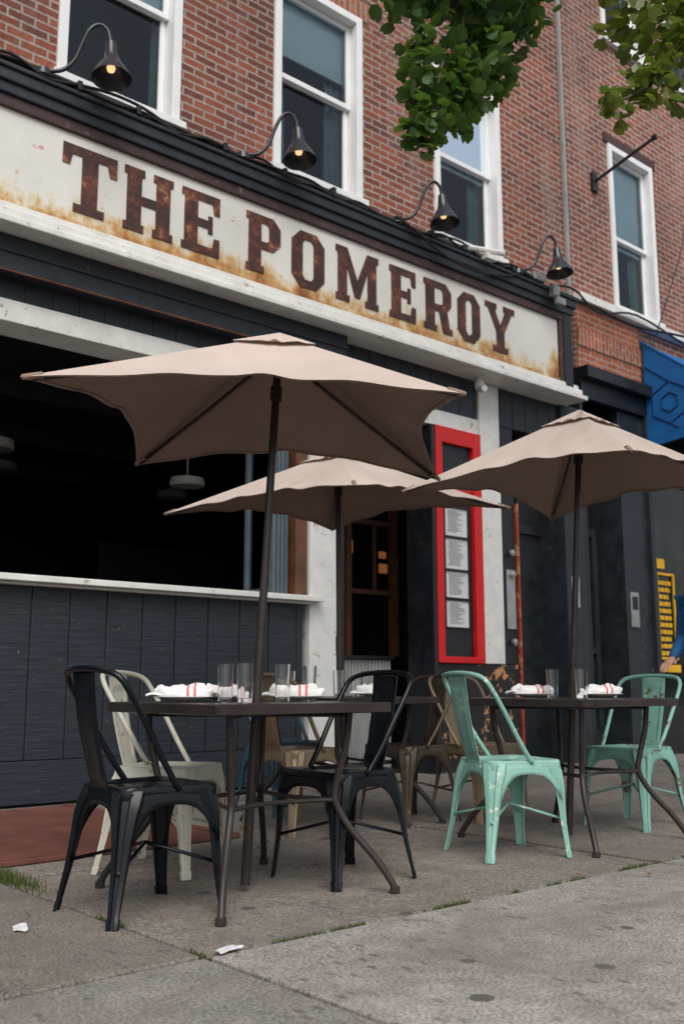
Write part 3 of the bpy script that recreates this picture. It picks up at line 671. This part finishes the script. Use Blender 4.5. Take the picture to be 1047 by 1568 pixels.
# ------------------------------------------------------------------ umbrellas
def umbrella(base,hub,apexz,C,s=.17,sd=0):
    P=empty('patio_umbrella'); A=Vector((hub[0],hub[1],apexz)); C=[Vector(c) for c in C]
    m=MB()
    def pan(a,b,sc_,v0,up,pull):
        def f(u,v):
            vv=v0+(1-v0)*v; L=a.lerp(b,u); H=A+(L-A)*(1-pull*math.sin(math.pi*u)**.8)*sc_
            p=A+(H-A)*vv; sg=math.sin(math.pi*u)
            p.z+=up-.024*math.sin(math.pi*min(1,vv))*sg
            p.z+=sg*.012*noise.noise(Vector((u*9+sd,vv*2.2,sd*3.)))*vv + .007*sg*math.sin(u*26+vv*7+sd)*vv**3
            return p
        return f
    for k in range(4):
        m.grid(pan(C[k],C[(k+1)%4],1,.06,0,s),40,16)
        m.grid(pan(C[k],C[(k+1)%4],.22,.0,.014,.12),10,4)
    m.ob('canopy',M['canvas'],P,smooth=True)
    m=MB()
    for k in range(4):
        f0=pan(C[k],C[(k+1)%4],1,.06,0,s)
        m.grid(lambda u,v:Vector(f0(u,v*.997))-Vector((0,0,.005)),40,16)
    m.ob('canopy_shaded_side',M['canvas_shaded'],P,smooth=True)  # extra sheet added just below the canopy, coloured as canvas in shade
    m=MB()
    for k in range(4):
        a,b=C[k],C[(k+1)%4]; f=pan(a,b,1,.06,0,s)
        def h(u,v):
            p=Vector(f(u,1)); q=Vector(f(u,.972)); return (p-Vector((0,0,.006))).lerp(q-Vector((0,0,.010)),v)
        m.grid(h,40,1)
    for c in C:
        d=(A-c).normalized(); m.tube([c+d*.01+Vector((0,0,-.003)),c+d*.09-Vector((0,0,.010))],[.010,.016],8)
    m.ob('hems_and_pockets',M['canvas_shaded'],P,smooth=True)  # hems and pockets use the same shade-darkened canvas colour
    b=Vector(base); hb=Vector(hub); top=A+Vector((0,0,-.005)); ax=(top-b).normalized()
    m=MB(); mid=b+(top-b)*.47
    m.tube([b+ax*.02,mid],.0195,14); m.tube([mid-ax*.06,mid+ax*.03],.022,14); m.tube([mid,top-ax*.03],.017,14)
    hp=b+(top-b)*.885; m.tube([hp-ax*.03,hp+ax*.03],.026,14); m.tube([top-ax*.10,top-ax*.05],.032,14)
    m.ob('pole',M['tablem'],P,smooth=True,angle=40)
    m=MB(); st=top-ax*.075
    for c in C:
        e=c.lerp(A,.04)-Vector((0,0,.016)); m.tube([st,st.lerp(e,.5)-Vector((0,0,.004)),e],.0085,6)
    m.ob('ribs',M['tablem'],P,smooth=True)
umbrella((2.40,-3.16,0),(2.54,-3.16),2.31,[(1.34,-3.25,1.85),(2.35,-2.26,1.85),(3.73,-2.99,1.85),(2.67,-4.13,1.85)],sd=1)
umbrella((3.97,-1.92,0),(4.0,-1.86),2.25,[(3.25,-1.02,1.87),(3.55,-2.53,1.87),(4.76,-2.62,1.87),(4.5,-1.22,1.87)],sd=4)
c=Vector((4.56,-3.3,1.85)); d=Vector((-.67,-.74,0)); q=Vector((-.74,.67,0))
umbrella((4.46,-3.18,0),(4.57,-3.28),2.31,[c+q*1.02,c-d*.98,c-q*1.02,c+d*.98],sd=8)
# ------------------------------------------------------------------ tableware
ZT=.727
def glass(x,y):
    P=empty('drinking_glass',(x,y,ZT)); H=.15
    MB().lathe([(.0005,0),(.028,0),(.0285,.003),(.034,H),(.0325,H),(.0272,.016),(.0005,.014)],(0,0,0),24).ob('tumbler',M['clear'],P,smooth=True,angle=60)
for x,y in ((2.27,-3.32),(2.33,-3.10),(2.53,-3.22),(2.83,-3.02),(3.80,-2.10),(4.05,-1.98),(4.40,-3.34),(4.42,-3.14),(3.72,-1.75)): glass(x,y)
def place(x,y,ang,k):
    P=empty('dinner_plate',(x,y,ZT),math.radians(ang)); MB().lathe([(.001,.004),(.065,.004),(.075,.008),(.115,.018),(.118,.02),(.115,.0215),(.074,.012),(.001,.008)],(0,0,0),32).ob('plate',M['china'],P,smooth=True,angle=50)
    Q=empty('folded_napkin',(x,y,ZT+.012),math.radians(ang))
    def bl(u,v):
        th=2*math.pi*u; ph=math.pi*(v-.5); cx=math.cos(ph); sq=lambda t,p:math.copysign(abs(t)**p,t)
        X=.115*sq(math.cos(th),.6)*sq(cx,.5); Y_=.052*sq(math.sin(th),.6)*sq(cx,.5); Z=.024+.024*sq(math.sin(ph),.7)
        n=noise.noise(Vector((X*22+k,Y_*30,Z*40))); n2=noise.noise(Vector((X*60+k,Y_*50,Z*90)))
        return (X*(1+.10*n),Y_*(1+.25*n),max(.0,Z*(1+.6*n)+.007*n2))
    MB().grid(bl,48,20).ob('napkin',M['napkin'],Q,smooth=True)
    def cor(u,v):
        X=-.15+.10*u; Y_=-.045+.09*v; return (X,Y_,.022-.012*(1-u)+.007*math.sin(v*9+k)+.004*math.sin(u*7))
    MB().grid(cor,8,8).ob('napkin_corner',M['napkin'],Q,smooth=True,solid=.004)
place(2.20,-3.0,-35,0); place(2.68,-3.12,-40,3); place(4.0,-2.2,-45,5); place(4.43,-3.0,-40,8); place(4.70,-3.25,-35,11); place(2.45,-2.95,10,14)
# ------------------------------------------------------------------ tree
T=empty('street_tree')
m=MB()
m.tube([(7.2,-6.35,-.05),(7.18,-6.33,.3),(7.15,-6.3,1.5),(7.05,-6.25,3.0),(6.95,-6.1,4.4),(6.8,-6.,6.)],[.24,.17,.145,.13,.11,.08],14,smooth=4)
br=[[(6.95,-6.15,4.2),(6.4,-5.4,5.0),(5.5,-4.4,5.3),(4.6,-3.6,5.2),(4.0,-3.1,4.75)],[(7.0,-6.2,3.9),(6.2,-5.6,4.5),(5.2,-4.9,4.7),(4.5,-4.35,4.4)],
    [(6.9,-6.1,4.8),(7.5,-5.,5.8),(8.,-4.,6.4)],[(6.9,-6.1,4.8),(6.,-6.5,5.8),(5.,-6.6,6.3)],[(6.8,-6.,5.8),(6.6,-5.6,7.),(6.3,-5.3,8.)],[(5.5,-4.4,5.3),(5.1,-3.7,5.4),(4.7,-3.0,5.15)]]
for b_ in br: m.tube(b_,[.06]+[.06*(1-i/len(b_)) for i in range(1,len(b_))],8,smooth=4)
tw=[((4.0,-3.1,4.75),(3.95,-3.05,4.1)),((4.0,-3.1,4.75),(3.6,-3.2,4.15)),((3.6,-3.2,4.15),(3.53,-3.12,3.65)),((4.3,-3.3,4.9),(4.3,-2.9,4.45)),((4.5,-4.35,4.4),(4.45,-4.2,3.75)),((4.5,-4.35,4.4),(4.0,-4.17,3.65)),((4.0,-4.17,3.65),(3.74,-4.12,3.46)),((4.6,-3.,5.1),(4.4,-2.7,4.6))]
for a,b_ in tw: m.tube([a,b_],[.010,.004],6)
m.ob('trunk_and_limbs',M['bark'],T,smooth=True)
def leaves(m,c,rad,n,size=.06,hang=.4):
    for _ in range(n):
        while 1:
            p=Vector((R.uniform(-1,1),R.uniform(-1,1),R.uniform(-1,1)))
            if p.length<1 : break
        q=Vector((c[0]+p.x*rad[0],c[1]+p.y*rad[1],c[2]+p.z*rad[2]))
        if n>150 and noise.noise(q*2.9)<-.10: continue
        s=size*R.uniform(.6,1.25); d=Vector((R.gauss(0,1),R.gauss(0,1),R.gauss(-hang,.7))).normalized(); sd=d.cross(Vector((R.gauss(0,.5),R.gauss(0,.5),1))).normalized(); nn=d.cross(sd)
        b=len(m.v)
        m.v+=[q,q+d*.25*s+sd*.55*s+nn*.12*s,q+d*.8*s+sd*.62*s+nn*.1*s,q+d*1.25*s+sd*.25*s,q+d*1.05*s-nn*.06*s,q+d*1.25*s-sd*.25*s,q+d*.8*s-sd*.62*s+nn*.1*s,q+d*.25*s-sd*.55*s+nn*.12*s]
        m.f+=[[b,b+1,b+2,b+4],[b+2,b+3,b+4],[b,b+4,b+6,b+7],[b+4,b+5,b+6]]
m=MB()
for c_,r_,n_ in (((4.05,-3.05,4.75),(.50,.42,.35),600),((3.80,-3.10,4.32),(.30,.28,.33),350),((3.74,-3.15,4.87),(.42,.40,.36),500),((4.3,-2.95,4.85),(.32,.32,.3),260),((3.55,-3.13,4.05),(.17,.15,.28),130),((3.53,-3.12,3.74),(.10,.10,.17),65),((3.45,-3.1,4.55),(.26,.23,.23),110),((3.80,-3.10,4.0),(.15,.15,.18),80),((4.5,-2.8,5.1),(.3,.3,.2),150),((4.15,-3.0,4.35),(.2,.2,.2),100)): leaves(m,c_,r_,n_,.066)
for c_,r_,n_ in (((5.5,-5.0,6.6),(2.6,2.4,1.3),2400),((7.,-6.,7.2),(3,2.6,1.8),2200)): leaves(m,c_,r_,n_,.10)
m.ob('foliage',M['leaf'],T)
m=MB()
for c_,r_,n_ in (((4.38,-4.10,4.35),(.45,.40,.30),540),((4.32,-4.16,3.95),(.27,.25,.26),280),((3.98,-4.17,3.66),(.13,.12,.13),60),((3.74,-4.12,3.46),(.09,.09,.08),26),((4.5,-4.1,4.7),(.5,.4,.25),300)): leaves(m,c_,r_,n_,.056)
m.ob('foliage_light',M['leafy'],T)
# ------------------------------------------------------------------ pedestrian
def person(x,y,ang):
    P=empty('pedestrian',(x,y,0),math.radians(ang))
    V=[];E_=[];Rr=[]
    def v(p,r,par=None):
        V.append(p); Rr.append(r)
        if par is not None: E_.append((par,len(V)-1))
        return len(V)-1
    a=v((0,0,.97),(.135,.16)); w=v((.0,0,1.12),(.115,.145),a); c=v((.01,0,1.3),(.125,.17),w); n1=v((0,0,1.43),(.09,.12),c); n2=v((.0,0,1.50),(.055,.055),n1); n3=v((.02,0,1.57),(.055,.055),n2)
    for s in (1,-1):
        h=v((0,s*.10,.88),(.095,.09),a); k=v((.06*s+.03,s*.10,.5),(.062,.062),h); f=v((-.06 if s<0 else .08,s*.10,.1),(.045,.045),k); t_=v((.10 if s<0 else .24,s*.11,.045),(.045,.035),f)
        sh=v((0,s*.19,1.40),(.07,.07),n1); e=v((-.03,s*.25,1.13),(.052,.052),sh); wr=v((.16,s*.22,.98),(.034,.034),e)
    me=bpy.data.meshes.new('body'); me.from_pydata(V,E_,[]); o=bpy.data.objects.new('body',me); sc.collection.objects.link(o)
    sk=o.modifiers.new('s','SKIN'); sk.use_smooth_shade=True
    for i,d in enumerate(me.skin_vertices[0].data): d.radius=Rr[i]; d.use_root=(i==0)
    su=o.modifiers.new('u','SUBSURF'); su.levels=2; su.render_levels=2
    dg=bpy.context.evaluated_depsgraph_get(); m2=bpy.data.meshes.new_from_object(o.evaluated_get(dg)); bpy.data.objects.remove(o)
    m2.materials.clear()
    for q_ in ('jacket','jeans','skin','shoe'): m2.materials.append(M[q_])
    for p in m2.polygons:
        z=p.center.z; yy=abs(p.center.y); p.use_smooth=True
        p.material_index=3 if z<.1 else (1 if z<.93 and yy<.19 else (2 if z>1.49 else 0))
    o=bpy.data.objects.new('body',m2); sc.collection.objects.link(o); o.parent=P
    def head(u,v_):
        th=2*math.pi*u; ph=math.pi*(v_-.5); X=.095*math.cos(ph)*math.cos(th); Y_=.075*math.cos(ph)*math.sin(th); Z=.118*math.sin(ph)
        if X>0: X*=1-.12*max(0,-Z/.118)
        Y_*=1-.22*max(0,-Z/.118)
        if X>.07 and abs(Y_)<.014 and -.03<Z<.01: X+=.022*(1-abs(Y_)/.014)*(1-(Z+.03)/.05)
        if X>.06 and .008<Z<.026 and .015<abs(Y_)<.045: X-=.008
        return (X+.03,Y_,Z+1.655)
    MB().grid(head,40,32).ob('head',M['skin'],P,smooth=True)
    def hair(u,v_):
        th=2*math.pi*u; ph=math.pi*(.5-v_*.62); k=1.07; X=.095*k*math.cos(ph)*math.cos(th); Y_=.077*k*math.cos(ph)*math.sin(th); Z=.12*math.sin(ph)
        if X>.03: Z=max(Z,.055)
        return (X+.024,Y_,Z+1.66)
    MB().grid(hair,32,14).ob('hair',M['hair'],P,smooth=True,solid=.008)
    m=MB()
    for s in (1,-1): m.lathe([(.001,.008),(.007,.005),(.008,0),(.007,-.005),(.001,-.008)],(.112,s*.03,1.672),8)
    m.ob('eyes',M['shoe'],P,smooth=True)
    MB().box(.105,.116,-.022,.022,1.606,1.614).ob('mouth',M['hair'],P,bevel=.003)
    m=MB()
    for s in (1,-1): m.lathe([(.001,.03),(.014,.02),(.018,0),(.012,-.02),(.001,-.028)],(.03,s*.077,1.655),8)
    m.ob('ears',M['skin'],P,smooth=True)
    m=MB()
    for s in (1,-1):
        w0=Vector((.15,s*.222,.985)); d=Vector((.84,-.1*s,-.45)).normalized(); sd=Vector((0,0,1)).cross(d).normalized(); nn=d.cross(sd)
        m.loft([[w0+d*f+sd*(math.cos(t)*a1)+nn*(math.sin(t)*b1) for t in [k*math.pi/5 for k in range(10)]] for f,a1,b1 in ((0,.026,.02),(.03,.033,.018),(.07,.04,.015),(.09,.038,.012))])
        for i,l in enumerate((.062,.074,.07,.055)):
            o_=w0+d*.085+sd*(.028-.019*i); m.tube([o_,o_+d*l*.45,o_+d*l*.8+Vector((0,0,-.012)),o_+d*l+Vector((0,0,-.028))],[.0095,.009,.008,.006],7,smooth=2)
        o_=w0+d*.03+sd*.025; m.tube([o_,o_+sd*.025+d*.025,o_+sd*.035+d*.055],[.012,.010,.007],7,smooth=2)
    m.ob('hands',M['skin'],P,smooth=True)
person(6.735,-2.79,175)

# ------------------------------------------------------------------ light
W=bpy.data.worlds.new('World'); sc.world=W; W.use_nodes=True; nt=W.node_tree; bg=nt.nodes['Background']
sky=nt.nodes.new('ShaderNodeTexSky'); sky.sky_type='NISHITA'; sky.sun_disc=False
sd=Vector((-.45,-.75,1.0)).normalized()   # towards sun
el=math.asin(sd.z); sky.sun_elevation=el; sky.sun_rotation=math.atan2(sd.x,sd.y)
sky.dust_density=4; sky.air_density=1.2
hs=nt.nodes.new('ShaderNodeHueSaturation'); hs.inputs['Saturation'].default_value=.5; nt.links.new(sky.outputs[0],hs.inputs['Color']); nt.links.new(hs.outputs[0],bg.inputs['Color']); bg.inputs['Strength'].default_value=.15
su=bpy.data.lights.new('sun','SUN'); su.energy=1.5; su.angle=math.radians(40); su.color=(1,.985,.96); so=bpy.data.objects.new('sun',su); sc.collection.objects.link(so)
so.rotation_euler=(-sd).to_track_quat('-Z','Y').to_euler()
# ------------------------------------------------------------------ camera
cd=bpy.data.cameras.new('camera'); co=bpy.data.objects.new('camera',cd); sc.collection.objects.link(co); sc.camera=co
cd.sensor_fit='VERTICAL'; cd.sensor_height=36; cd.lens=1524/1568*36; cd.clip_end=1000; cd.clip_start=.05
co.location=(0,-6.5,.79); co.rotation_euler=(math.radians(90)+math.atan(266/1524),0,math.radians(49-90))
cd.dof.use_dof=True; cd.dof.focus_distance=4.3; cd.dof.aperture_fstop=3.2
